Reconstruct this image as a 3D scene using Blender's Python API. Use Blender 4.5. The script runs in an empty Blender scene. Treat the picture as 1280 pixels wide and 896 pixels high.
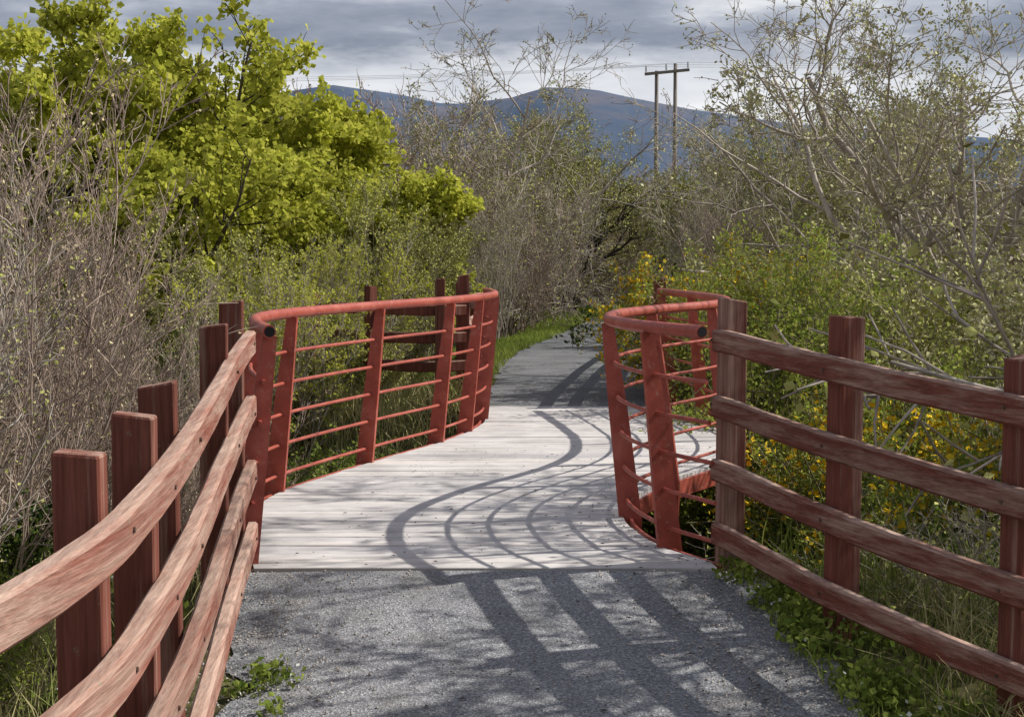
import bpy, math
import numpy as np
from mathutils import Vector, Matrix
scene = bpy.context.scene
rad = math.radians

# ------------------------------------------------------------------ node helpers
def new_mat(name):
    m = bpy.data.materials.new(name); m.use_nodes = True
    nt = m.node_tree; nt.nodes.clear()
    return m, nt, nt.nodes, nt.links
def out_(nt, sh, disp=None):
    o = nt.nodes.new('ShaderNodeOutputMaterial'); nt.links.new(sh, o.inputs['Surface'])
def coords(nt, scale=(1,1,1), kind='Object'):
    tc = nt.nodes.new('ShaderNodeTexCoord'); mp = nt.nodes.new('ShaderNodeMapping')
    mp.inputs['Scale'].default_value = scale
    nt.links.new(tc.outputs[kind], mp.inputs['Vector']); return mp.outputs['Vector']
def noise(nt, vec, scale, detail=4, rough=.55):
    n = nt.nodes.new('ShaderNodeTexNoise'); n.inputs['Scale'].default_value = scale
    n.inputs['Detail'].default_value = detail; n.inputs['Roughness'].default_value = rough
    nt.links.new(vec, n.inputs['Vector']); return n.outputs['Fac']
def ramp(nt, fac, stops):
    r = nt.nodes.new('ShaderNodeValToRGB'); e = r.color_ramp.elements
    while len(e) < len(stops): e.new(.5)
    for i,(p,c) in enumerate(stops):
        e[i].position = p; e[i].color = (c[0],c[1],c[2],1) if hasattr(c,'__len__') else (c,c,c,1)
    nt.links.new(fac, r.inputs['Fac']); return r.outputs['Color']
def mix(nt, fac, a, b, mode='MIX'):
    m = nt.nodes.new('ShaderNodeMix'); m.data_type='RGBA'; m.blend_type=mode
    def s(inp, v):
        if isinstance(v, bpy.types.NodeSocket): nt.links.new(v, inp)
        elif hasattr(v,'__len__'): inp.default_value=(v[0],v[1],v[2],1)
        else: inp.default_value = v
    s(m.inputs[0], fac)
    s(m.inputs[6], a if (isinstance(a,bpy.types.NodeSocket) or hasattr(a,'__len__')) else (a,a,a))
    s(m.inputs[7], b if (isinstance(b,bpy.types.NodeSocket) or hasattr(b,'__len__')) else (b,b,b))
    return m.outputs[2]
def bump(nt, h, strength, dist=.01):
    b = nt.nodes.new('ShaderNodeBump'); b.inputs['Strength'].default_value=strength
    b.inputs['Distance'].default_value=dist; nt.links.new(h, b.inputs['Height']); return b.outputs['Normal']
def principled(nt, col, rough=.7, nrm=None, spec=.3):
    p = nt.nodes.new('ShaderNodeBsdfPrincipled')
    if isinstance(col,bpy.types.NodeSocket): nt.links.new(col,p.inputs['Base Color'])
    else: p.inputs['Base Color'].default_value=(*col,1)
    if isinstance(rough,bpy.types.NodeSocket): nt.links.new(rough,p.inputs['Roughness'])
    else: p.inputs['Roughness'].default_value=rough
    p.inputs['Specular IOR Level'].default_value=spec
    if nrm is not None: nt.links.new(nrm,p.inputs['Normal'])
    return p.outputs[0]
def island(nt):
    return nt.nodes.new('ShaderNodeNewGeometry').outputs['Random Per Island']

def leaf_mat(name, c1, c2, c3, trans=0.0, nscale=.9):
    m,nt,N,L = new_mat(name)
    col = ramp(nt, island(nt), [(0,c1),(.5,c2),(1,c3)])
    nz = noise(nt, coords(nt), nscale, 1)
    col = mix(nt, 1.0, col, ramp(nt, nz, [(.3,.74),(.7,1.2)]), 'MULTIPLY')
    d = N.new('ShaderNodeBsdfDiffuse'); L.new(col, d.inputs['Color'])
    if trans<=0: out_(nt, d.outputs[0]); return m
    t = N.new('ShaderNodeBsdfTranslucent'); L.new(col, t.inputs['Color'])
    ms = N.new('ShaderNodeMixShader'); ms.inputs[0].default_value = trans
    L.new(d.outputs[0], ms.inputs[1]); L.new(t.outputs[0], ms.inputs[2]); out_(nt, ms.outputs[0]); return m
def bark_mat(name, c1, c2):
    m,nt,N,L = new_mat(name)
    col = ramp(nt, island(nt), [(0,c1),(1,c2)])
    nz = noise(nt, coords(nt,(1,1,.35)), 7, 2)
    col = mix(nt, 1.0, col, ramp(nt, nz, [(.3,.65),(.7,1.25)]), 'MULTIPLY')
    d = N.new('ShaderNodeBsdfDiffuse'); L.new(col, d.inputs['Color']); out_(nt, d.outputs[0]); return m

M_bark_grey = bark_mat('bark_grey', (.28,.24,.20),(.54,.47,.40))
M_bark_red  = bark_mat('bark_brown', (.22,.16,.13),(.50,.395,.32))
M_bark_olive= bark_mat('bark_olive', (.17,.15,.09),(.39,.35,.23))
M_bark_dark = bark_mat('bark_dark', (.05,.042,.034),(.12,.10,.08))
M_leaf_lime = leaf_mat('leaf_lime', (.38,.41,.055),(.51,.52,.075),(.62,.60,.12), .42)
M_leaf_lgrn = leaf_mat('leaf_fresh_green', (.23,.31,.05),(.35,.41,.075),(.47,.49,.12), .3)
M_leaf_olive= leaf_mat('leaf_olive', (.28,.30,.085),(.40,.41,.12),(.52,.50,.18))
M_leaf_green= leaf_mat('leaf_green', (.11,.16,.032),(.21,.27,.048),(.33,.38,.09), .3)
M_leaf_dark = leaf_mat('leaf_dark', (.022,.04,.012),(.05,.08,.02),(.13,.17,.04))
M_leaf_pale = leaf_mat('leaf_pale', (.42,.42,.19),(.55,.53,.26),(.65,.61,.36))
M_leaf_bud  = leaf_mat('leaf_bud', (.40,.31,.18),(.54,.45,.27),(.60,.54,.31))
M_flower_y  = leaf_mat('flower_yellow', (.62,.38,.020),(.76,.50,.025),(.82,.6,.05))
M_flower_w  = leaf_mat('flower_white', (.7,.7,.65),(.8,.8,.75),(.8,.8,.7))
M_grass     = leaf_mat('grass_blade', (.14,.20,.035),(.24,.31,.055),(.35,.39,.11), .3)
M_grass_dry = leaf_mat('grass_dry', (.34,.30,.14),(.46,.40,.21),(.26,.30,.08))

def m_ground():
    m,nt,N,L = new_mat('ground_soil_grass')
    v = coords(nt)
    a = ramp(nt, noise(nt,v,1.3,5), [(.3,(.055,.045,.028)),(.5,(.095,.09,.04)),(.7,(.14,.135,.055))])
    b = ramp(nt, noise(nt,v,14,3), [(.3,.55),(.7,1.4)])
    d = N.new('ShaderNodeBsdfDiffuse'); L.new(mix(nt,1.0,a,b,'MULTIPLY'), d.inputs['Color']); out_(nt, d.outputs[0]); return m
def m_gravel(name='path_gravel',k=1.0):
    m,nt,N,L = new_mat(name)
    v = coords(nt)
    vo = N.new('ShaderNodeTexVoronoi'); vo.inputs['Scale'].default_value=130; L.new(v,vo.inputs['Vector'])
    sep = N.new('ShaderNodeSeparateColor'); L.new(vo.outputs['Color'], sep.inputs[0])
    stone = ramp(nt, sep.outputs[0], [(0,(.15*k,.151*k,.157*k)),(.6,(.26*k,.26*k,.27*k)),(.93,(.38*k,.38*k,.385*k)),(1,(.52*k,.52*k,.51*k))])
    big = ramp(nt, noise(nt,v,1.1,6,.65), [(.3,.72),(.7,1.2)])
    col = mix(nt,1.0,stone,big,'MULTIPLY')
    dirt = ramp(nt, noise(nt,v,2.6,6,.7), [(.52,0),(.72,.55)])
    col = mix(nt, dirt, col, (.19*k,.175*k,.15*k))
    hgt = mix(nt, .5, vo.outputs['Distance'], noise(nt,v,40,4))
    out_(nt, principled(nt, col, .9, bump(nt,hgt,.7,.010), .2)); return m
def m_deck():
    m,nt,N,L = new_mat('deck_boards')
    v = coords(nt,(1.2,22,22))
    g = ramp(nt, noise(nt,v,3.5,6,.6), [(.25,(.52,.505,.49)),(.5,(.66,.63,.61)),(.75,(.74,.71,.685))])
    iv = ramp(nt, island(nt), [(0,(.80,.80,.82)),(.5,(.95,.94,.93)),(1,(1.06,1.03,1.0))])
    col = mix(nt,1.0,g,iv,'MULTIPLY')
    st = ramp(nt, noise(nt,coords(nt),1.7,6,.7), [(.35,.74),(.62,1.03)])
    col = mix(nt,1.0,col,st,'MULTIPLY')
    fl = ramp(nt, noise(nt,coords(nt),34,3,.7), [(.66,0),(.72,.55)])
    col = mix(nt,fl,col,(.26,.23,.20))
    out_(nt, principled(nt, col, .8, bump(nt, noise(nt,v,4,5),.35,.006), .2)); return m
def m_wood(name, sc, weather=.5, dark=1.0):
    m,nt,N,L = new_mat(name)
    v = coords(nt, sc)
    grain = noise(nt,v,1.0,6,.65)
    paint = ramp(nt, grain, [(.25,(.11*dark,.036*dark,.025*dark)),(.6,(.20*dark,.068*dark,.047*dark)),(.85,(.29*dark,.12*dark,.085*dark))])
    bare = ramp(nt, grain, [(.3,(.36,.235,.18)),(.7,(.60,.44,.35))])
    w = noise(nt, coords(nt,(sc[0]*.2,sc[1]*.35,sc[2]*.2)), 1.0, 7, .72)
    geo = N.new('ShaderNodeNewGeometry'); sx = N.new('ShaderNodeSeparateXYZ'); L.new(geo.outputs['Normal'], sx.inputs[0])
    add = N.new('ShaderNodeMath'); add.operation='MULTIPLY_ADD'; add.use_clamp=True
    L.new(sx.outputs[2], add.inputs[0]); add.inputs[1].default_value=.14; L.new(w, add.inputs[2])
    wr = ramp(nt, add.outputs[0], [(.60-weather*.27,0),(.82-weather*.2,.85)])
    col = mix(nt, wr, paint, bare)
    fine = ramp(nt, noise(nt,coords(nt,(sc[0]*3,sc[1]*3,sc[2]*3)),1.0,4,.7), [(.3,.72),(.7,1.15)])
    col = mix(nt,1.0,col,fine,'MULTIPLY')
    lich = ramp(nt, noise(nt,coords(nt),17,5,.75), [(.63,0),(.72,.5)])
    col = mix(nt, lich, col, (.25,.25,.19))
    iv = ramp(nt, island(nt), [(0,.78),(1,1.2)])
    col = mix(nt,1.0,col,iv,'MULTIPLY')
    out_(nt, principled(nt, col, .85, bump(nt, grain,.7,.007), .15)); return m
def m_steel():
    m,nt,N,L = new_mat('painted_steel')
    v = coords(nt)
    c = ramp(nt, noise(nt,v,5,6,.65), [(.3,(.27,.052,.034)),(.55,(.40,.085,.056)),(.75,(.49,.15,.11))])
    chip = ramp(nt, noise(nt,v,28,6,.75), [(.56,0),(.70,.75)])
    col = mix(nt, chip, c, (.42,.26,.20))
    out_(nt, principled(nt, col, .5, bump(nt,noise(nt,v,60,3),.12,.003), .4)); return m
def plain(name, col, rough=.7):
    m,nt,N,L = new_mat(name)
    v=coords(nt); k=ramp(nt, noise(nt,v,8,4),[(.3,.75),(.7,1.2)])
    out_(nt, principled(nt, mix(nt,1.0,col,k,'MULTIPLY'), rough)); return m
M_ground=m_ground(); M_gravel=m_gravel(); M_gravel2=m_gravel('path_gravel_packed',.66); M_deck=m_deck()
M_rail=m_wood('wood_rail',(50,1.6,80),.86,1.5); M_post=m_wood('wood_post',(45,45,1.8),.24,.95)
M_postw=m_wood('wood_post_worn',(45,45,1.8),.85)
M_railR=m_wood('wood_rail_shaded',(20,2.2,80),.58,1.1)  # darker copy of the rail wood, shade of the right fence put into colour
M_steel=m_steel(); M_black=plain('pipe_mouth_shade',(.01,.01,.01)); M_bolt=plain('rusty_bolt',(.12,.07,.05),.5)
M_pole=plain('pole_wood',(.20,.17,.14)); M_wire=plain('wire_metal',(.6,.6,.6),.4)
M_stone=plain('stone_pale',(.42,.38,.34))

# ------------------------------------------------------------------ geometry collector
class Geo:
    def __init__(s): s.v=[]; s.q=[]; s.m=[]; s.sm=[]; s.n=0
    def add(s, V, Q, mat, smooth=False):
        V=np.asarray(V,dtype=np.float64).reshape(-1,3); Q=np.asarray(Q,dtype=np.int64).reshape(-1,4)
        s.v.append(V); s.q.append(Q+s.n); s.n+=len(V)
        s.m.append(np.full(len(Q),mat)); s.sm.append(np.full(len(Q),smooth))
    def mesh(s, name, mats):
        V=np.concatenate(s.v); Q=np.concatenate(s.q); M=np.concatenate(s.m); S=np.concatenate(s.sm)
        me=bpy.data.meshes.new(name)
        me.vertices.add(len(V)); me.vertices.foreach_set('co',V.astype(np.float32).ravel())
        me.loops.add(len(Q)*4); me.loops.foreach_set('vertex_index',Q.astype(np.int32).ravel())
        me.polygons.add(len(Q)); me.polygons.foreach_set('loop_start',np.arange(0,len(Q)*4,4,dtype=np.int32))
        me.polygons.foreach_set('loop_total',np.full(len(Q),4,dtype=np.int32))
        for mt in mats: me.materials.append(mt)
        me.polygons.foreach_set('material_index',M.astype(np.int32))
        me.polygons.foreach_set('use_smooth',S.astype(bool))
        me.update(calc_edges=True); me.validate(); return me
def put(name, me, loc=(0,0,0), rot=0, sc=1, parent=None):
    o=bpy.data.objects.new(name,me); scene.collection.objects.link(o)
    o.location=loc; o.rotation_euler=(0,0,rot)
    o.scale=(sc,sc,sc) if not hasattr(sc,'__len__') else sc
    if parent: o.parent=parent
    return o
def empty(name):
    e=bpy.data.objects.new(name,None); scene.collection.objects.link(e); e.empty_display_size=.2; return e
def norm(v): return v/np.maximum(np.linalg.norm(v,axis=-1,keepdims=True),1e-9)

# ------------------------------------------------------------------ terrain
def sst(a,b,x): t=np.clip((x-a)/(b-a),0,1); return t*t*(3-2*t)
CY=[-60,0,5,7.4,15.2,18.8,23.4,27.8,36.6,43,48,52,60]
CX=[.3,.1,.10,-.15,.78,.85,1.15,1.95,3.3,5.2,8.2,12,22]
def cx(y): return np.interp(y,CY,CX)
def zc(y): return -.105*np.clip(7.35-y,0,5.0)
def zf(y): return -.065*np.clip(7.35-y,0,6.3)
def hz(x,y):
    x=np.asarray(x,float); y=np.asarray(y,float)
    d=np.abs(x-cx(y))
    far=sst(52,70,y); d=d*(1-far)+30*far
    n=(np.sin(x*1.7+.3*y)*np.sin(y*1.3-.4*x)*.09+np.sin(x*.5+1)*np.sin(y*.37)*.22+np.sin(x*4.1+y)*np.sin(y*3.7-x)*.03)
    z=zc(y)-1.0*sst(1.75,4.6,d)+n*sst(1.5,2.6,d)
    g=sst(7.45,8.3,y)*(1-sst(14.2,15.15,y))
    z=z*(1-g)+(-1.45+n*.8)*g
    return z
def terrain():
    xs=np.concatenate([-np.geomspace(4500,16,26),np.arange(-15,15.01,.2),np.geomspace(16,4500,26)])
    ys=np.concatenate([-np.geomspace(3000,12,20),np.arange(-11,62,.2),np.geomspace(63,4500,30)])
    X,Y=np.meshgrid(xs,ys); Z=hz(X,Y); V=np.stack([X,Y,Z],-1).reshape(-1,3)
    w=len(xs); h=len(ys); i=np.arange(w*h).reshape(h,w)
    Q=np.stack([i[:-1,:-1],i[:-1,1:],i[1:,1:],i[1:,:-1]],-1).reshape(-1,4)
    g=Geo(); g.add(V,Q,0,True); put('ground',g.mesh('ground',[M_ground]))
terrain()
def path_strip(name,y0,y1,hw,mat):
    ys=np.arange(y0,y1+.001,.1); n=len(ys)
    r=np.random.default_rng(5)
    jl=np.convolve(r.normal(0,.09,n+6),np.ones(7)/3,'valid'); jr=np.convolve(r.normal(0,.09,n+6),np.ones(7)/3,'valid')
    us=np.linspace(-1,1,9); V=[]
    for k,y in enumerate(ys):
        c=cx(y)
        l=c-hw-jl[k]; rr=c+hw+jr[k]
        for u in us: V.append((l+(rr-l)*(u+1)/2,y,zc(y)+.012+.012*(1-u*u)))
    i=np.arange(n*9).reshape(n,9)
    Q=np.stack([i[:-1,:-1],i[:-1,1:],i[1:,1:],i[1:,:-1]],-1).reshape(-1,4)
    g=Geo(); g.add(V,Q,0,True); put(name,g.mesh(name,[mat]))
path_strip('gravel_path',-50,7.345,1.33,M_gravel)
path_strip('gravel_path',15.22,58,1.17,M_gravel2)

# ------------------------------------------------------------------ sweeps
def catmull(P,step=.08):
    P=np.array(P,float); P=np.vstack([2*P[0]-P[1],P,2*P[-1]-P[-2]]); out=[]
    for i in range(1,len(P)-2):
        n=max(2,int(np.linalg.norm(P[i+1]-P[i])/step))
        for t in np.linspace(0,1,n,endpoint=False):
            a,b,c,d=P[i-1],P[i],P[i+1],P[i+2]
            out.append(.5*((2*b)+(-a+c)*t+(2*a-5*b+4*c-d)*t*t+(-a+3*b-3*c+d)*t**3))
    out.append(P[-2]); return np.array(out)
def sweep(g,P,sec,mat,smooth=False,cap=True,capmat=None):
    P=np.asarray(P,float); n=len(P); T=norm(np.gradient(P,axis=0))
    N_=norm(np.cross(T,[0,0,1.0])); U=np.cross(N_,T); sec=np.asarray(sec,float); k=len(sec)
    V=P[:,None,:]+sec[None,:,0:1]*N_[:,None,:]+sec[None,:,1:2]*U[:,None,:]
    i=np.arange(n*k).reshape(n,k); j=np.roll(i,-1,axis=1)
    Q=np.stack([i[:-1],j[:-1],j[1:],i[1:]],-1).reshape(-1,4)
    g.add(V.reshape(-1,3),Q,mat,smooth)
    if cap:
        for e in (0,n-1):
            c=P[e]; r=V[e]; cm=mat if capmat is None else capmat
            VV=np.vstack([[c],r]); QQ=[(0,1+a,1+(a+1)%k,1+(a+2)%k) for a in range(0,k,2)]
            g.add(VV,QQ,cm,False)
def circ(r,k=12): a=np.arange(k)*2*math.pi/k; return np.stack([r*np.cos(a),r*np.sin(a)],1)
def rrect(w,h,c): return [(-w/2+c,-h/2),(w/2-c,-h/2),(w/2,-h/2+c),(w/2,h/2-c),(w/2-c,h/2),(-w/2+c,h/2),(-w/2,h/2-c),(-w/2,-h/2+c)]
def post(g,x,y,z0,z1,w,d,ang,mat,slope=.0,lean=(0,0)):
    sec=np.array(rrect(w,d,.006)); ca,sa=math.cos(ang),math.sin(ang)
    V=[]
    for zz,ins,lf in ((z0,1,0),(z1-.007,1,1),(z1,.94,1)):
        for (a,b) in sec:
            zt=zz+(slope*a if zz>z0 else 0)
            V.append((x+(a*ca-b*sa)*ins+lean[0]*lf,y+(a*sa+b*ca)*ins+lean[1]*lf,zt))
    V.append((x+lean[0],y+lean[1],z1)); k=8; Q=[]
    for r in range(2):
        for a in range(k): Q.append((r*k+a,r*k+(a+1)%k,(r+1)*k+(a+1)%k,(r+1)*k+a))
    for a in range(0,k,2): Q.append((24,16+a,16+(a+1)%k,16+(a+2)%k))
    g.add(V,Q,mat,False)
def off(P,dn,dz=0):
    P=np.asarray(P,float); T=norm(np.gradient(P,axis=0)*[1,1,0]); N_=np.cross(T,[0,0,1.0])
    dn=np.asarray(dn,float)
    if dn.ndim: dn=dn[:,None]
    Q=P+N_*dn; Q[:,2]+=dz; return Q

# ------------------------------------------------------------------ footbridge
LB=[(-1.36,7.38),(-1.58,8.2),(-1.69,8.95),(-1.62,9.65),(-1.41,10.35),(-1.03,11.36),(-.60,12.4),(-.33,13.4),(-.27,14.2),(-.38,15.25)]
RB=[(1.08,7.45),(.82,8.0),(.70,8.75),(.82,9.5),(1.18,10.3),(1.64,11.1),(1.90,11.9),(1.96,12.8),(1.86,13.8),(1.66,15.1)]
L3=catmull([(a,b,0) for a,b in LB]); R3=catmull([(a,b,0) for a,b in RB])
bridge=empty('footbridge')
g=Geo(); y=7.36; bw=.118; r=np.random.default_rng(3)
while y<15.2:
    y1=min(y+bw-.007,15.22)
    def ex(P,yy): return np.interp(yy,P[:,1],P[:,0])
    zt=.018+r.normal(0,.0016)
    a0,a1=ex(L3,y)+.005,ex(L3,y1)+.005; b0,b1=ex(R3,y)-.005,ex(R3,y1)-.005
    xs=np.linspace(0,1,8); V=[]
    for t in xs:
        xa=a0+(b0-a0)*t; xb=a1+(b1-a1)*t; w=r.normal(0,.0012)
        V+= [(xa,y,zt-.045),(xa,y,zt-.004+w),(xa,y+.004,zt+w),(xb,y1-.004,zt+w),(xb,y1,zt-.004+w),(xb,y1,zt-.045)]
    i=np.arange(48).reshape(8,6); j=np.roll(i,-1,axis=1)
    Q=np.stack([i[:-1],i[1:],j[1:],j[:-1]],-1).reshape(-1,4).tolist()
    Q+= [(0,5,4,1),(1,4,3,2),(42,43,46,47),(43,44,45,46)]
    g.add(V,Q,0); y+=bw
put('deck',g.mesh('deck',[M_deck]),parent=bridge)
g=Geo()
for P,s in ((L3,-1),(R3,1)):
    sweep(g,off(P,s*.045,-.055),rrect(.02,.13,.003),0,cap=True)
for f in (.3,.7):
    yy=np.linspace(7.4,15.2,30); xx=np.interp(yy,L3[:,1],L3[:,0])*(1-f)+np.interp(yy,R3[:,1],R3[:,0])*f
    sweep(g,np.stack([xx,yy,np.full(30,-.17)],1),rrect(.12,.26,.005),0)
put('edge_beams',g.mesh('edge_beams',[M_steel]),parent=bridge)
RH=1.255; LEAN=.125
def railing(name,P,s,ysp):
    g=Geo()
    for z in (.13,.345,.56,.775,.99):
        sweep(g,off(P,s*(.03)-s*LEAN*z/RH,z),circ(.0125,8),0,True)
    tp=off(P,s*.03-s*LEAN*1.03,RH)
    sweep(g,tp,circ(.036,14),0,True,True)
    for e,q in ((0,1),(-1,-2)):
        d=norm(tp[e]-tp[q]); sweep(g,[tp[e]+d*.001,tp[e]+d*.004],circ(.028,12),1,False)  # solid dark disc on the pipe end paints the shade inside the tube
    T=norm(np.gradient(P,axis=0)); N_=np.cross(T,[0,0,1.0])
    for yy in ysp:
        k=int(np.argmin(np.abs(P[:,1]-yy))); p=P[k]; n=N_[k]*s; t=T[k]
        V=[]
        prof=[(-.035,-.24,.14),(-.03,0,.145),(-.03-LEAN*.55,.70,.118),(.0-LEAN-.02,RH-.028,.075)]
        for (i0,z,w) in prof:
            for (dn,dt) in ((i0,-.014),(i0+w,-.014),(i0+w,.014),(i0,.014)):
                V.append(p+n*dn+t*dt+np.array([0,0,z]))
        Q=[]
        for a in range(3):
            for b in range(4): Q.append((a*4+b,a*4+(b+1)%4,a*4+4+(b+1)%4,a*4+4+b))
        Q+=[(0,3,2,1),(12,13,14,15)]
        g.add(V,Q,0)
    put(name,g.mesh(name,[M_steel,M_black]),parent=bridge)
railing('steel_railing_left',L3,-1,[7.5,8.6,9.75,11.1,12.3,13.05,14.0,15.0])
railing('steel_railing_right',R3,1,[7.95,8.85,10.1,11.2,12.5,13.9,15.0])

# ------------------------------------------------------------------ wooden fences
def fence(name,line,side,posts,rail_z,z_fn,ptop,railmat,rw=.052,rh=.118,worn=(),pw=.125,pd=.085,seed=1,wob=.0025,base=-.6):
    g=Geo(); r=np.random.default_rng(seed)
    P=catmull([(a,b,0) for a,b in line],.12)
    zz=np.array([z_fn(p[1]) for p in P])
    for z in rail_z:
        w=np.convolve(r.normal(0,wob,len(P)+8),np.ones(9)/3,'valid')
        w2=np.convolve(r.normal(0,wob*.9,len(P)+8),np.ones(9)/3,'valid')
        Q=off(P,w2); Q[:,2]=zz+z+w
        sweep(g,Q,rrect(rw,rh,.012),1,False)
    T=norm(np.gradient(P,axis=0)); N_=np.cross(T,[0,0,1.0])
    for i,(yy,h) in enumerate(posts):
        k=int(np.argmin(np.abs(P[:,1]-yy))); n=N_[k]*side; o=rw/2+pw/2+.003
        x,y_=P[k][0]+n[0]*o,P[k][1]+n[1]*o
        ang=math.atan2(n[1],n[0])
        post(g,x,y_,zz[k]+base,zz[k]+h,pw,pd,ang,2 if i in worn else 0,slope=r.uniform(-.2,.2),lean=(r.normal(0,.010),r.normal(0,.010)))
        for z in rail_z:
            c=P[k]-n*(rw/2+.004)+np.array([0,0,zz[k]+z+r.normal(0,.008)])
            sweep(g,[c+n*.008,c-n*.003],circ(.008,8),3,False)
    put(name,g.mesh(name,[M_post,railmat,M_postw,M_bolt]))
RZ=(1.20,.86,.52,.19)
fence('wooden_fence',[(-1.37,7.42),(-1.26,6.35),(-1.08,4.75),(-1.01,3.85),(-1.0,3.35),(-1.08,2.8),(-1.32,1.9),(-1.8,.9),(-2.5,-.5),(-3,-3)],1,
      [(7.32,1.42),(6.42,1.41),(4.78,1.40),(4.16,1.40),(3.55,1.41),(2.2,1.4),(.9,1.4),(-.8,1.4)],RZ,lambda y:float(zf(y)),1.4,M_rail,pw=.12,rw=.06,rh=.122,seed=2)
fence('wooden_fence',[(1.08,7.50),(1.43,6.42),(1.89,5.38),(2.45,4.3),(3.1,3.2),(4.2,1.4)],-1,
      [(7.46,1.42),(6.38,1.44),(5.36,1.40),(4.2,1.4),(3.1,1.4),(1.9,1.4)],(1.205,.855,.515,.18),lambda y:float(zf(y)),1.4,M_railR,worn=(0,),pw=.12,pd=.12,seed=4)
fence('wooden_fence',[(-.42,15.42),(-.5,16.6),(-.55,18.5),(-.50,21),(-.42,23.4)],-1,
      [(15.5,1.42),(17.3,1.35),(19.4,1.2),(21.4,1.15),(23.2,1.12)],(1.12,.82,.5,.2),lambda y:-.02*(y-15.4),1.4,M_rail,seed=7)
fence('wooden_fence',[(-.50,15.3),(-.95,15.15),(-1.5,15.5),(-2.4,16.2)],-1 ,
      [(15.16,1.38),(15.45,1.30),(16.0,1.2)],(1.05,.75,.45),lambda y:0,1.4,M_post,seed=8)
fence('wooden_fence',[(1.50,15.35),(1.62,16.6),(1.85,18.5),(2.2,21),(2.7,24)],1,
      [(15.4,1.34),(16.2,1.36),(17.2,1.38),(18.6,1.36),(20.4,1.34),(22.4,1.3)],(1.12,.82,.5,.2),lambda y:-.01*(y-15.4),1.4,M_rail,seed=9)

# ------------------------------------------------------------------ plants
def tubes(g,P,R0,R1,k,mat,smooth=True):
    m,n1,_=P.shape; T=norm(np.gradient(P,axis=1))
    A=norm(np.array([.31,.52,.17])); N_=norm(np.cross(T,A)); B=np.cross(T,N_)
    t=np.linspace(0,1,n1)[None,:]; Rr=R0[:,None]*(1-t)+R1[:,None]*t
    a=np.arange(k)*2*math.pi/k
    V=P[:,:,None,:]+Rr[:,:,None,None]*(np.cos(a)[None,None,:,None]*N_[:,:,None,:]+np.sin(a)[None,None,:,None]*B[:,:,None,:])
    i=np.arange(m*n1*k).reshape(m,n1,k); j=np.roll(i,-1,axis=2)
    Q=np.stack([i[:,:-1],j[:,:-1],j[:,1:],i[:,1:]],-1).reshape(-1,4)
    g.add(V.reshape(-1,3),Q,mat,smooth)
def grow(S,D,L,n,wig,up,r):
    m=len(S); P=np.empty((m,n+1,3)); P[:,0]=S; d=norm(D)
    for i in range(n):
        d=norm(d+r.normal(0,wig,(m,3))+np.array([0,0,up])); P[:,i+1]=P[:,i]+d*(L/n)[:,None]
    return P
def kids(P,R0,R1,L,c,t0,a0,a1,lf,r,shape=.6):
    m,n1,_=P.shape; n=n1-1
    t=r.uniform(t0,.99,(m,c)); f=t*n; i=np.minimum(f.astype(int),n-1); u=(f-i)[...,None]
    idx=np.arange(m)[:,None]; A=P[idx,i]; B=P[idx,i+1]; S=A*(1-u)+B*u; T=norm(B-A)
    X=norm(np.cross(T,norm(r.normal(0,1,(m,c,3))))); an=r.uniform(a0,a1,(m,c,1))
    D=T*np.cos(an)+X*np.sin(an)
    l=L[:,None]*lf*(1.2-shape*t)*r.uniform(.65,1.3,(m,c)); rr=(R0[:,None]*(1-t)+R1[:,None]*t)
    return S.reshape(-1,3),D.reshape(-1,3),l.ravel(),(rr*.62).ravel()
def leaves(g,C,size,mat,r,w=.34,upb=0.0,sv=.35):
    n=len(C); a=norm(r.normal(0,1,(n,3))+np.array([0,0,upb])); b=norm(np.cross(a,r.normal(0,1,(n,3))))
    s=(size*r.uniform(1-sv,1+sv,n))[:,None]; nn=np.cross(a,b)
    V=np.stack([C,C+a*s*.45+b*s*w+nn*s*.08,C+a*s,C+a*s*.45-b*s*w+nn*s*.08],1)
    g.add(V.reshape(-1,3),np.arange(n*4).reshape(-1,4),mat,False)
def on_twigs(P,q,jit,r,t0=.1):
    m,n1,_=P.shape; n=n1-1; t=r.uniform(t0,1,(m,q)); f=t*n; i=np.minimum(f.astype(int),n-1); u=(f-i)[...,None]
    idx=np.arange(m)[:,None]; C=P[idx,i]*(1-u)+P[idx,i+1]*u
    return (C+r.normal(0,jit,C.shape)).reshape(-1,3)
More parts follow.
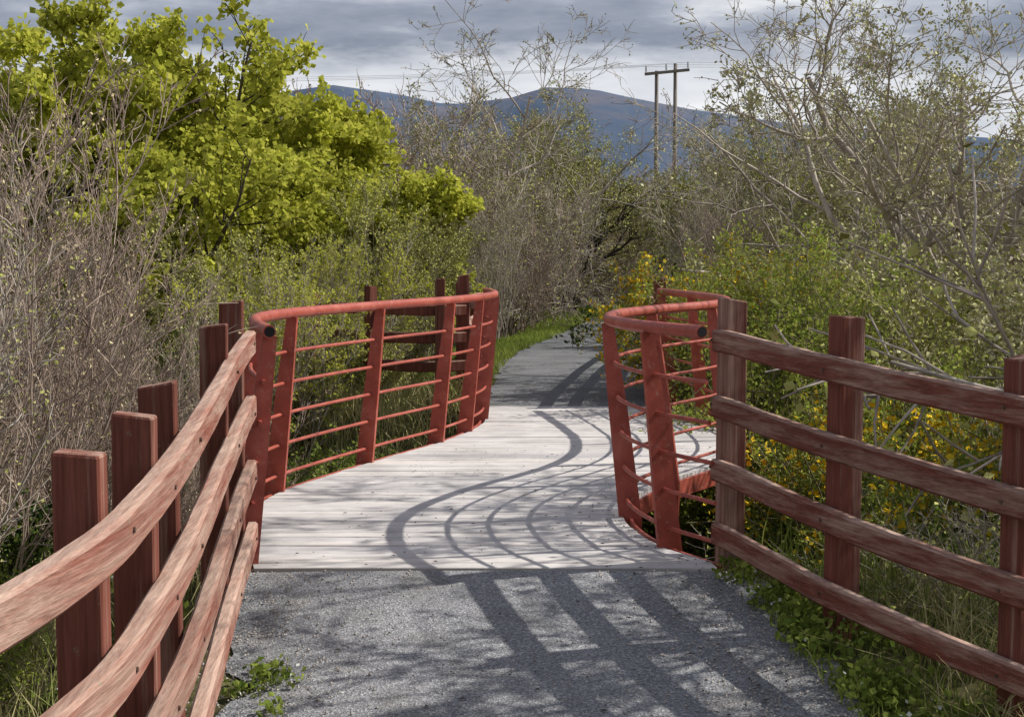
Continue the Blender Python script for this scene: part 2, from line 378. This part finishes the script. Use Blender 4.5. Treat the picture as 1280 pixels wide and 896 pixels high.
def plant(name,seed,stems,br,tilt,H,R,lv,mats,leafspec=(),rmin=.0035,k0=7,n0=8,wig0=.08,up0=.03,hv=.3):
    r=np.random.default_rng(seed); g=Geo()
    an=r.uniform(0,2*math.pi,stems); rr=br*np.sqrt(r.uniform(0,1,stems))
    S=np.stack([rr*np.cos(an),rr*np.sin(an),np.full(stems,-.25)],1)
    ta=np.radians(tilt)*r.uniform(.1,1,stems)*(1 if br==0 else (.3+.7*rr/max(br,1e-6)))
    D=np.stack([np.cos(an)*np.sin(ta),np.sin(an)*np.sin(ta),np.cos(ta)],1)
    L=H*r.uniform(1-hv,1.0,stems)+.25; R0=R*r.uniform(.6,1.0,stems); R1=np.maximum(R0*.22,rmin)
    P=grow(S,D,L,n0,wig0,up0,r); tubes(g,P,R0,R1,k0,0)
    allP=[P]
    for (c,t0,a0,a1,lf,ns,wg,up,k) in lv:
        S,D,L,R0=kids(P,R0,R1,L,c,t0,rad(a0),rad(a1),lf,r)
        R0=np.maximum(R0,rmin*1.2); R1=np.maximum(R0*.3,rmin*.7)
        P=grow(S,D,L,ns,wg,up,r); tubes(g,P,R0,R1,k,0); allP.append(P)
    for (mi,q,sz,jit,w,level) in leafspec:
        C=on_twigs(allP[level],q,jit,r); leaves(g,C,sz,mi,r,w)
    return g.mesh(name,mats)

def me_syc(seed,q=24):
    return plant('sycamore_tree',seed,2,.12,14,5.0,.15,
     [(13,.18,35,75,.50,6,.12,.06,5),(8,.2,30,65,.50,4,.15,.05,4),(6,.25,25,65,.5,3,.18,.03,3)],
     [M_bark_dark,M_leaf_lime,M_leaf_green],[(1,q,.095,.065,.45,3),(1,12,.095,.06,.45,2)],rmin=.006)
SYC=[me_syc(21),me_syc(22),me_syc(23)]
def me_thick(seed,bark,leafm=None,q=1,sz=.03,up=.05,stems=26,H=3.6,tw=3):
    ls=[] if leafm is None else [(1,q,sz,.015,.35,3)]
    return plant('bare_shrub',seed,stems,.75,24,H,.021,
     [(7,.15,10,34,.42,5,.07,up,4),(6,.2,14,42,.45,3,.09,up,3),(tw,.2,15,50,.45,2,.12,.02,3)],
     [bark]+([leafm] if leafm else []),ls,rmin=.0036,k0=5,wig0=.055,up0=.03,hv=.4)
THK=[me_thick(31,M_bark_red,M_leaf_bud,1,.026),me_thick(32,M_bark_grey,M_leaf_olive,2,.030),me_thick(33,M_bark_red,M_leaf_bud,1,.026)]
THO=[me_thick(34,M_bark_grey,M_leaf_lime,4,.05),me_thick(35,M_bark_olive,M_leaf_olive,5,.05)]
def me_wil(seed,leafm,q,sz,bark=M_bark_olive,stems=5,rm=.0065):
    return plant('willow_tree',seed,stems,.35,30,4.6,.085,
     [(9,.2,20,55,.50,6,.10,.05,5),(7,.2,20,55,.48,4,.12,.04,3),(6,.2,20,60,.48,2,.14,.03,3)],
     [bark,leafm],[(1,q,sz,.06,.38,3)],rmin=rm,wig0=.09)
WIL=[me_wil(41,M_leaf_olive,8,.055,M_bark_olive,7),me_wil(42,M_leaf_olive,6,.055,M_bark_grey,7),me_wil(43,M_leaf_pale,4,.06,M_bark_grey,6)]
WBR=[me_wil(44,M_leaf_bud,1,.045,M_bark_red,8),me_wil(45,M_leaf_olive,2,.05,M_bark_grey,6)]
def me_bare(seed,leafm,q=2,sz=.045,stems=2,bark=M_bark_grey,rm=.005):
    return plant('bare_tree',seed,stems,.1,24,5.4,.15,
     [(9,.22,35,75,.62,8,.16,.03,6),(7,.2,30,65,.50,6,.17,.03,4),(6,.2,30,65,.48,4,.18,.02,3),(3,.3,30,60,.45,2,.18,.02,3)],
     [bark,leafm],[(1,q,sz,.02,.4,4)],rmin=rm,wig0=.12)
BAR=[me_bare(51,M_leaf_pale,3,.045,3),me_bare(52,M_leaf_bud,2,.04,2),me_bare(53,M_leaf_olive,1,.035,1)]
IVT=plant('ivy_clad_tree',57,3,.25,26,4.6,.20,
     [(8,.3,30,70,.55,6,.14,.04,5),(7,.2,25,60,.48,4,.14,.04,3),(6,.2,25,60,.48,2,.15,.03,3)],
     [M_bark_dark,M_leaf_dark,M_leaf_olive],[(1,150,.07,.12,.42,0),(1,12,.06,.05,.4,1),(2,4,.055,.06,.38,3)],rmin=.006,wig0=.12)
def me_shrub(name,seed,H,stems,mats,ls,br=.55,R=.014,tilt=45):
    return plant(name,seed,stems,br,tilt,H,R,
     [(7,.12,20,60,.45,4,.12,.04,3),(6,.15,25,65,.48,2,.15,.03,3)],mats,ls,rmin=.003,k0=4,n0=6,wig0=.10,hv=.5)
SHG=[me_shrub('green_shrub',61,1.7,40,[M_bark_olive,M_leaf_green],[(1,9,.05,.05,.34,2)]),
     me_shrub('green_shrub',62,1.7,36,[M_bark_olive,M_leaf_olive],[(1,8,.045,.05,.34,2)]),
     me_shrub('green_shrub',69,1.7,48,[M_bark_olive,M_leaf_lgrn],[(1,10,.042,.04,.28,2)],.55,.014,34)]
SHP=[me_shrub('pale_willow_shrub',63,2.2,34,[M_bark_grey,M_leaf_pale],[(1,8,.045,.03,.38,2)],.6,.018,38),
     me_shrub('pale_willow_shrub',64,2.2,30,[M_bark_grey,M_leaf_pale],[(1,8,.045,.03,.38,2)],.6,.018,38)]
GOR=me_shrub('gorse_bush',65,1.2,46,[M_bark_olive,M_leaf_lgrn,M_flower_y],[(1,14,.035,.03,.16,2),(2,6,.032,.02,.48,2)],.42,.014,38)
BRM=[me_shrub('bramble_bush',66,1.1,36,[M_bark_red,M_leaf_dark,M_leaf_green],[(1,8,.055,.05,.42,2),(2,3,.045,.05,.42,2)],.7,.008,70),
     me_shrub('bramble_bush',67,1.0,32,[M_bark_olive,M_leaf_dark,M_leaf_green],[(1,5,.05,.06,.42,2),(2,4,.045,.06,.4,2)],.7,.008,75)]
GRS_tw=me_shrub('twiggy_undergrowth',68,1.2,44,[M_bark_grey,M_leaf_olive],[(1,1,.04,.05,.4,2)],.8,.007,70)

rp=np.random.default_rng(77)
def place(name,me,x,y,sc,dz=-.05,parent=None,rot=None,sx=1.0):
    z=float(hz(x,y))+dz
    return put(name,me,(x,y,z),rp.uniform(0,6.28) if rot is None else rot,(sc*sx,sc*sx,sc),parent)

for i,(x,y_,s,w) in enumerate([(-5.2,24,1.34,.95),(-6.9,23,1.10,1.0),(-3.9,24,1.14,1.0),(-2.9,22.5,.92,1.05),(-9.0,25,.96,1.0),(-2.1,20.3,.70,1.15),(-4.4,19.8,.90,1.1),(-3.2,20.8,.8,1.1)]):
    place('sycamore_tree',SYC[i%3],x,y_,s,sx=w)
for i,(x,y_,s) in enumerate([(-3.2,7.2,.78),(-4.0,8.6,.92),(-3.3,9.9,.78),(-4.9,10.6,1.05),(-5.4,8.8,1.05),(-4.3,12.2,.95),(-3.0,12.0,.60),
                            (-2.85,5.6,.62),(-3.0,4.2,.6),(-5.3,14.5,.95),(-3.6,14.3,.58),(-2.6,8.6,.5),(-2.5,10.6,.5)]):
    place('bare_shrub',THK[i%3],x,y_,s)
for i,(x,y_,s) in enumerate([(-2.6,14.9,.6),(-3.4,16.2,.66),(-2.1,17.0,.62),(-1.6,18.4,.62),(-2.9,18.4,.66),(-1.5,20.6,.66)]):
    place('hazel_shrub',THO[i%2],x,y_,s)
for i,(x,y_,s) in enumerate([(-2.6,11,.85),(-2.2,13.6,.8),(-3.3,13,.9),(-1.8,15.9,.65),(-2.8,7.6,.6),(-2.45,6.0,.45),(-2.4,4.6,.45),(-3.0,15.8,.95),(-1.35,14.4,.5),(-2.0,12.4,.6)]):
    if i%2==0: place('bramble_bush',BRM[(i//2)%2],x,y_,s)
    else: place('green_shrub',SHG[(i//2)%3],x,y_,s)
for i,(x,y_,s) in enumerate([(-2.7,27,.92),(-1.7,29,.94),(-3.9,29.5,1.02),(-.9,31.5,1.04),(-2.4,33,1.2),(-.3,34.5,1.06),(-4.6,34,1.25),(-.7,38,1.26)]):
    place('bare_willow_tree',WBR[i%2],x,y_,s)
place('bare_tree',BAR[2],-1.3,36,1.3); place('bare_tree',BAR[1],-1.0,39,1.15)
for i,(x,y_,s) in enumerate([(.55,38,1.02),(1.0,41.5,1.14),(1.9,44.5,1.08),(2.9,48,1.05),(3.9,51.5,1.0),(1.0,49,1.2)]):
    place('willow_tree',WIL[i%2],x,y_,s)
place('ivy_clad_tree',IVT,1.45,38.5,.95,rot=.6)
place('bare_shrub',THK[1],1.0,34.5,.8); place('bare_shrub',THK[0],.1,30.5,.8); place('bare_shrub',THK[0],2.6,43,.95);place('bare_shrub',THK[2],3.3,46.5,.95)
place('bare_shrub',THK[1],-.6,27.5,.8)
for i,(x,y_,s) in enumerate([(6.2,50,1.02),(5.3,54,1.0),(7.6,46,1.2),(6.5,38,1.0),(8.4,39,1.3),(6.5,32,.92),(7.8,30,1.1),(9.8,33,1.3),(5.6,27,.74)]):
    place('willow_tree',[WIL[0],WBR[1],WIL[2],WIL[1]][i%4],x,y_,s)
for i,(x,y_,s) in enumerate([(5.3,36,.85),(4.8,31.5,.75),(4.5,28,.68),(6.6,42,1.0),(3.8,24.5,.5)]):
    place('bare_shrub',THK[(i+1)%3],x,y_,s)
for i,(x,y_,s,k,ro) in enumerate([(6.1,18.5,1.08,0,1.0),(7.6,26,1.15,2,2.0),(8.3,21,1.2,1,3.0),(7.9,14.0,1.05,1,4.0),(7.8,12.0,.95,0,5.0)]):
    place('bare_tree',BAR[k],x,y_,s,rot=ro)
place('bare_willow_tree',WBR[1],6.7,7.6,1.5)
for i,(x,y_,s) in enumerate([(4.0,17,1.05),(5.0,15.5,1.15),(5.2,13.2,1.18),(6.2,14.8,1.3),(4.4,20,1.1),(6.4,17.5,1.3),(4.9,11.2,1.0),(6.4,11.5,1.15),(5.6,9.6,.95)]):
    place('pale_willow_shrub',SHP[i%2],x,y_,s)
for i,(x,y_,s) in enumerate([(2.85,13.6,1.35),(3.15,12.4,1.15),(3.3,11.0,.85),(2.6,15.0,1.1),(4.2,14.8,1.25),(3.9,9.8,.85),(3.1,18.2,.95),(4.6,12.6,1.2),(3.9,10.9,1.0)]):
    place('green_shrub',SHG[[2,2,0,2,1,0,1,2,0][i]],x,y_,s)
for i,(x,y_,s) in enumerate([(2.6,16.4,1.3),(3.0,17.4,1.35),(3.75,12.0,1.75)]):
    place('gorse_bush',GOR,x,y_,s)
for i,(x,y_,s) in enumerate([(2.3,8.4,.85),(2.7,9.4,1.0),(2.4,10.6,.9),(3.3,8.2,1.0),(3.4,9.4,1.1),(2.6,7.2,.65),(3.2,6.9,.8),(2.6,12,.8),(4.2,8.4,1.1),(4.1,7.0,.9),(3.0,5.8,.55),(2.85,20.5,.6)]):
    if i%3==2: place('twiggy_undergrowth',GRS_tw,x,y_,s*.95)
    else: place('bramble_bush',BRM[i%2],x,y_,s)
place('ivy_bush',BRM[0],3.1,24.5,1.05,.1)

dist=empty('distant_trees')
DD=[WBR[0],WIL[0],WBR[1],WIL[1]]
k=0
for ring,(yy,n,x0,x1,s) in enumerate([(66,10,-26,30,1.3),(100,12,-42,52,1.6)]):
    for x in np.linspace(x0,x1,n):
        o=place('tree_mass_%d'%k,DD[k%4],x+rp.uniform(-1.5,1.5),yy+rp.uniform(-6,6),s*rp.uniform(.85,1.1),parent=dist,sx=1.4); k+=1

# ------------------------------------------------------------------ grass and weeds
def blades(g,X,Y,h,w,mat,r,lean=.45,dz=0):
    n=len(X); Z=hz(X,Y)+dz; hh=h*r.uniform(.5,1.2,n); a=r.uniform(0,6.283,n); b=np.stack([np.cos(a),np.sin(a),0*a],1)
    l=r.normal(0,lean,(n,2))*hh[:,None]
    P=np.stack([X,Y,Z],1); tip=P+np.stack([l[:,0],l[:,1],hh],1)
    mid=P*.5+tip*.5+np.stack([-l[:,0]*.18,-l[:,1]*.18,hh*.08],1)
    V=np.stack([P-b*w/2,P+b*w/2,mid+b*w*.4,mid-b*w*.4,tip-b*w*.06,tip+b*w*.06],1).reshape(-1,3)
    i=(np.arange(n)*6)[:,None]
    Q=np.concatenate([i+[0,1,2,3],i+[3,2,5,4]],0); g.add(V,Q,mat,False)
r=np.random.default_rng(99)
def band(n,y0,y1,o0,o1,side,pw=1.0):
    y=r.uniform(y0,y1,n); o=o0+(o1-o0)*r.uniform(0,1,n)**pw
    keep=(np.sin(y*5.1+o*7)*np.sin(y*2.3-o*4)+r.uniform(-.6,1.2,n))>-.1
    return (cx(y)+side*o)[keep],y[keep]
g=Geo()
X,Y=band(20000,15.4,32,1.08,3.0,-1); blades(g,X,Y,.11,.010,0,r)
X,Y=band(18000,30,52,1.08,3.6,-1); blades(g,X,Y,.13,.018,0,r)
X,Y=band(7000,15.4,40,1.12,2.4,1); blades(g,X,Y,.14,.012,0,r)
X,Y=band(8000,1,7.3,1.3,2.6,1,1.2); blades(g,X,Y,.10,.006,0,r)
X,Y=band(2500,1,7.3,1.4,2.6,-1,1.2); blades(g,X,Y,.11,.006,0,r)
put('verge_grass',g.mesh('verge_grass',[M_grass]))
g=Geo()
n=28000; X=r.uniform(-5,-.3,n); Y=r.uniform(8,16,n); kp=X<np.interp(Y,L3[:,1],L3[:,0])+.3; blades(g,X[kp],Y[kp],.36,.009,0,r,.5)
n=9000; X=r.uniform(.8,5,n); Y=r.uniform(6.5,16,n); kp=X>np.interp(Y,R3[:,1],R3[:,0])+.25; blades(g,X[kp],Y[kp],.28,.007,1,r,.5)
n=5000; X=r.uniform(-4,-1.5,n); Y=r.uniform(2,9,n); blades(g,X,Y,.28,.006,0,r,.6)
n=4000; X=r.uniform(1.7,4,n); Y=r.uniform(3.5,7.4,n); kp=X>cx(Y)+1.5; blades(g,X[kp],Y[kp],.26,.006,0,r,.7)
put('rough_grass',g.mesh('rough_grass',[M_grass_dry,M_grass]))
def weeds(name,seed,pts,sz=.045):
    r=np.random.default_rng(seed); g=Geo()
    for (x,y,s) in pts:
        n=int(60*s); a=r.uniform(0,6.28,n); q=.16*s*np.sqrt(r.uniform(0,1,n)); xx=x+q*np.cos(a); yy=y+q*np.sin(a)
        hh=r.uniform(.01,.11,n)*s; zz=hz(xx,yy)
        C=np.stack([xx,yy,zz+hh+.02],1); leaves(g,C,sz,0,r,.4,.2)
        B=np.stack([xx,yy,zz],1)[::3]; P=np.stack([B,C[::3]],1)
        tubes(g,P,np.full(len(B),.0016),np.full(len(B),.001),3,0)
        if r.uniform()<.35:
            C=np.stack([x+r.normal(0,.1,3),y+r.normal(0,.1,3),hz(x,y)+.06+r.uniform(0,.06,3)],1); leaves(g,C,.018,1,r,.5)
    put(name,g.mesh(name,[M_leaf_green,M_flower_w,M_flower_y]))
pts=[]
for i in range(62):
    y=r.uniform(4.6,7.35); t=(7.4-y)/2.4; pts.append((1.12+.42*t+abs(r.normal(0,.20)),y,r.uniform(.35,1.1)))
weeds('verge_weeds',5,pts,.034)
weeds('verge_weeds',6,[(-1.02+r.normal(0,.05),r.uniform(5.3,6.0),r.uniform(.35,.6)) for i in range(6)]+[(-1.5-abs(r.normal(0,.3)),r.uniform(2.5,7.0),.8) for i in range(18)],.034)
weeds('verge_weeds',7,[(float(cx(y))+1.25+abs(r.normal(0,.3)),y,1.3) for y in r.uniform(15.5,26,40)])
g=Geo(); n=3200; y=r.uniform(4.8,7.3,n); side=np.where(r.uniform(0,1,n)<.5,-1,1); o=1.35-np.abs(r.normal(0,.45,n)); X=cx(y)+side*o
C=np.stack([X,y,zc(y)+.026],1); s=r.uniform(.003,.009,n)[:,None]
oc=np.array([(1,0,0),(0,1,0),(-1,0,0),(0,-1,0),(0,0,.8),(0,0,-.8)],float)
V=(C[:,None,:]+oc[None]*s[:,None,:]*r.uniform(.6,1.3,(n,6,1))).reshape(-1,3)
i=(np.arange(n)*6)[:,None]
F=np.array([(4,0,1,2),(4,2,3,0),(5,2,1,0),(5,0,3,2)]); Q=(i[:,None,:]+F[None]).reshape(-1,4)
g.add(V,Q,0); put('loose_gravel',g.mesh('loose_gravel',[M_stone]))
g=Geo(); n=620; y=r.uniform(5,12,n); X=np.where(r.uniform(0,1,n)<.6,cx(y)+r.uniform(-1.1,1.1,n),np.interp(y,R3[:,1],R3[:,0])-np.abs(r.normal(.05,.15,n)))
keep=(X<np.interp(y,R3[:,1],R3[:,0])-.02)&(X>np.interp(y,L3[:,1],L3[:,0])+.02); X=X[keep]; y=y[keep]; n=len(X)
a=r.uniform(0,6.28,n); d=np.stack([np.cos(a),np.sin(a),0*a],1); e=np.stack([-np.sin(a),np.cos(a),0*a],1); s=r.uniform(.006,.018,n)[:,None]
C=np.stack([X,y,zc(y)+.030],1); V=np.stack([C-d*s,C+e*s*.4+[0,0,.004],C+d*s,C-e*s*.4],1).reshape(-1,3)
g.add(V,np.arange(n*4).reshape(-1,4),0); put('leaf_litter',g.mesh('leaf_litter',[M_bark_dark]))
bm=bpy.data.meshes.new('wrapper_rock')  # rock shape added in place of a pale wrapper
import bmesh
b=bmesh.new(); bmesh.ops.create_icosphere(b,subdivisions=3,radius=.16)
for v in b.verts:
    c=v.co; v.co=c*(1+.18*math.sin(c.x*22+1)*math.sin(c.y*19)+.12*math.sin(c.z*31)); v.co.z*=.6
b.to_mesh(bm); b.free(); bm.materials.append(M_stone); put('wrapper_rock',bm,(2.35,13.2,float(hz(2.35,13.2))+.06))

# ------------------------------------------------------------------ utility pole (H-frame) with wires
pole=empty('utility_pole'); g=Geo(); py=100.0
for x,zt in ((10.05,14.2),(11.35,14.7)):
    sweepP=np.array([(x,py,-1.5),(x,py,5.0),(x,py,zt)],float)
    a=circ(.16,10); k=10; V=[]
    for p_,sc_ in zip(sweepP,(1.15,1.0,.8)):
        for q in a: V.append((p_[0]+q[0]*sc_,p_[1]+q[1]*sc_,p_[2]))
    Q=[(rw*k+i,rw*k+(i+1)%k,(rw+1)*k+(i+1)%k,(rw+1)*k+i) for rw in range(2) for i in range(k)]
    V.append((x,py,zt)); Q+=[(30,20+i,20+(i+1)%k,20+(i+2)%k) for i in range(0,k,2)]
    g.add(V,Q,0,True)
sweep(g,[(9.2,py-.2,13.95),(12.3,py-.2,14.25)],rrect(.14,.2,.01),0)
for x in (9.3,10.7,12.2): sweep(g,[(x,py-.2,14.1+(x-9.3)*.1),(x,py-.19,14.5+(x-9.3)*.1)],circ(.07,8),1)
put('poles_and_crossarm',g.mesh('poles',[M_pole,M_wire]),parent=pole)
g=Geo()
for x in (9.3,10.7,12.2):
    t=np.linspace(0,1,40)
    P=np.stack([x-75*t,py+8*t,14.5+(x-9.3)*.1+1.6*t-9*t*(1-t)*.6],1); sweep(g,P,circ(.012,5),0)
    P=np.stack([x+75*t,py-8*t,14.5+(x-9.3)*.1+1.0*t-9*t*(1-t)*.35],1); sweep(g,P,circ(.012,5),0)
put('wires',g.mesh('wires',[M_wire]),parent=pole)

# ------------------------------------------------------------------ hills
def hills():
    m,nt,N,L=new_mat('hill_haze_blue')
    v=coords(nt,(.004,.004,.004))
    c=ramp(nt,noise(nt,v,1.0,7,.65),[(.3,(.070,.098,.148)),(.5,(.095,.128,.188)),(.68,(.16,.155,.185))])  # slate-blue distance haze and lighter sunlit patches painted into the hill colour
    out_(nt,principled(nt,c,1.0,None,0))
    xs=np.linspace(-3500,4500,200); ys=np.linspace(1900,4300,70); X,Y=np.meshgrid(xs,ys)
    px=640+X/np.maximum(Y,1)*1778
    prof=np.interp(px,[-600,100,300,420,500,560,640,680,740,780,860,1000,1300,2000],[130,175,190,206,194,180,188,200,198,190,175,155,135,130])
    n=sum(np.sin(X*f*.0021+p1)*np.sin(Y*f*.0019+p2)/f for f,p1,p2 in ((1,.3,1),(2.3,1.9,.4),(4.9,.7,2.2),(9.7,2,1),(19,1,3)))
    ridge=np.exp(-((Y-3300)/620)**2); Z=(prof/1778*3300)*ridge*(1+.012*n)-30*(1-ridge)+22*n*ridge*(1-ridge)*2.5
    V=np.stack([X,Y,Z],-1).reshape(-1,3); h,w=X.shape; i=np.arange(w*h).reshape(h,w)
    Q=np.stack([i[:-1,:-1],i[:-1,1:],i[1:,1:],i[1:,:-1]],-1).reshape(-1,4)
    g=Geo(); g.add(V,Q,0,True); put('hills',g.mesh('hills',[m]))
hills()

# ------------------------------------------------------------------ sky + sun
sv=Vector((1.37,.33,1.30)).normalized()
w=bpy.data.worlds.new('World'); scene.world=w; w.use_nodes=True; nt=w.node_tree; nt.nodes.clear()
sky=nt.nodes.new('ShaderNodeTexSky'); sky.sky_type='NISHITA'; sky.sun_disc=False
sky.sun_elevation=math.asin(sv.z); sky.sun_rotation=math.atan2(sv.x,sv.y)
tc=nt.nodes.new('ShaderNodeTexCoord'); mp=nt.nodes.new('ShaderNodeMapping'); mp.inputs['Scale'].default_value=(2.2,2.2,9)
mp.inputs['Location'].default_value=(.4,.1,.35)
nt.links.new(tc.outputs['Generated'],mp.inputs['Vector'])
nz=noise(nt,mp.outputs['Vector'],2.4,6,.6)
clouds=ramp(nt,nz,[(.34,(2.3,2.65,3.4)),(.48,(3.5,3.85,4.7)),(.58,(5.4,5.7,6.4)),(.70,(8.5,8.6,8.9))])
sx=nt.nodes.new('ShaderNodeSeparateXYZ'); nt.links.new(tc.outputs['Generated'],sx.inputs[0])
wob=nt.nodes.new('ShaderNodeMath'); wob.operation='MULTIPLY_ADD'; nt.links.new(nz,wob.inputs[0]); wob.inputs[1].default_value=-.10; nt.links.new(sx.outputs[2],wob.inputs[2])
hb=ramp(nt,wob.outputs[0],[(.072,1),(.102,0)])
low=ramp(nt,noise(nt,mp.outputs['Vector'],2.6,4),[(.35,(6.8,7.1,7.7)),(.6,(10.,10.,10.2))])
hbm=nt.nodes.new('ShaderNodeMath'); hbm.operation='MULTIPLY'; nt.links.new(hb,hbm.inputs[0]); hbm.inputs[1].default_value=.9
c=mix(nt,hbm.outputs[0],clouds,low)
gap=ramp(nt,sx.outputs[2],[(.25,.04),(.6,.3)])
c=mix(nt,gap,c,sky.outputs[0])
bg=nt.nodes.new('ShaderNodeBackground'); bg.inputs['Strength'].default_value=.1; nt.links.new(c,bg.inputs['Color'])
wo=nt.nodes.new('ShaderNodeOutputWorld'); nt.links.new(bg.outputs[0],wo.inputs[0])
sd=bpy.data.lights.new('sun','SUN'); sd.energy=5.0; sd.angle=rad(.5); sd.color=(1,.96,.89)
so=bpy.data.objects.new('sun',sd); scene.collection.objects.link(so); so.rotation_euler=sv.to_track_quat('Z','Y').to_euler(); so.location=(20,5,20)

cd=bpy.data.cameras.new('camera'); co=bpy.data.objects.new('camera',cd); scene.collection.objects.link(co)
cd.sensor_width=36; cd.lens=50; cd.clip_end=12000; cd.clip_start=.05
co.location=(0,0,1.67); co.rotation_euler=(rad(90-4.278),0,0); scene.camera=co
scene.view_settings.view_transform='Standard'; scene.view_settings.look='None'; scene.view_settings.exposure=0
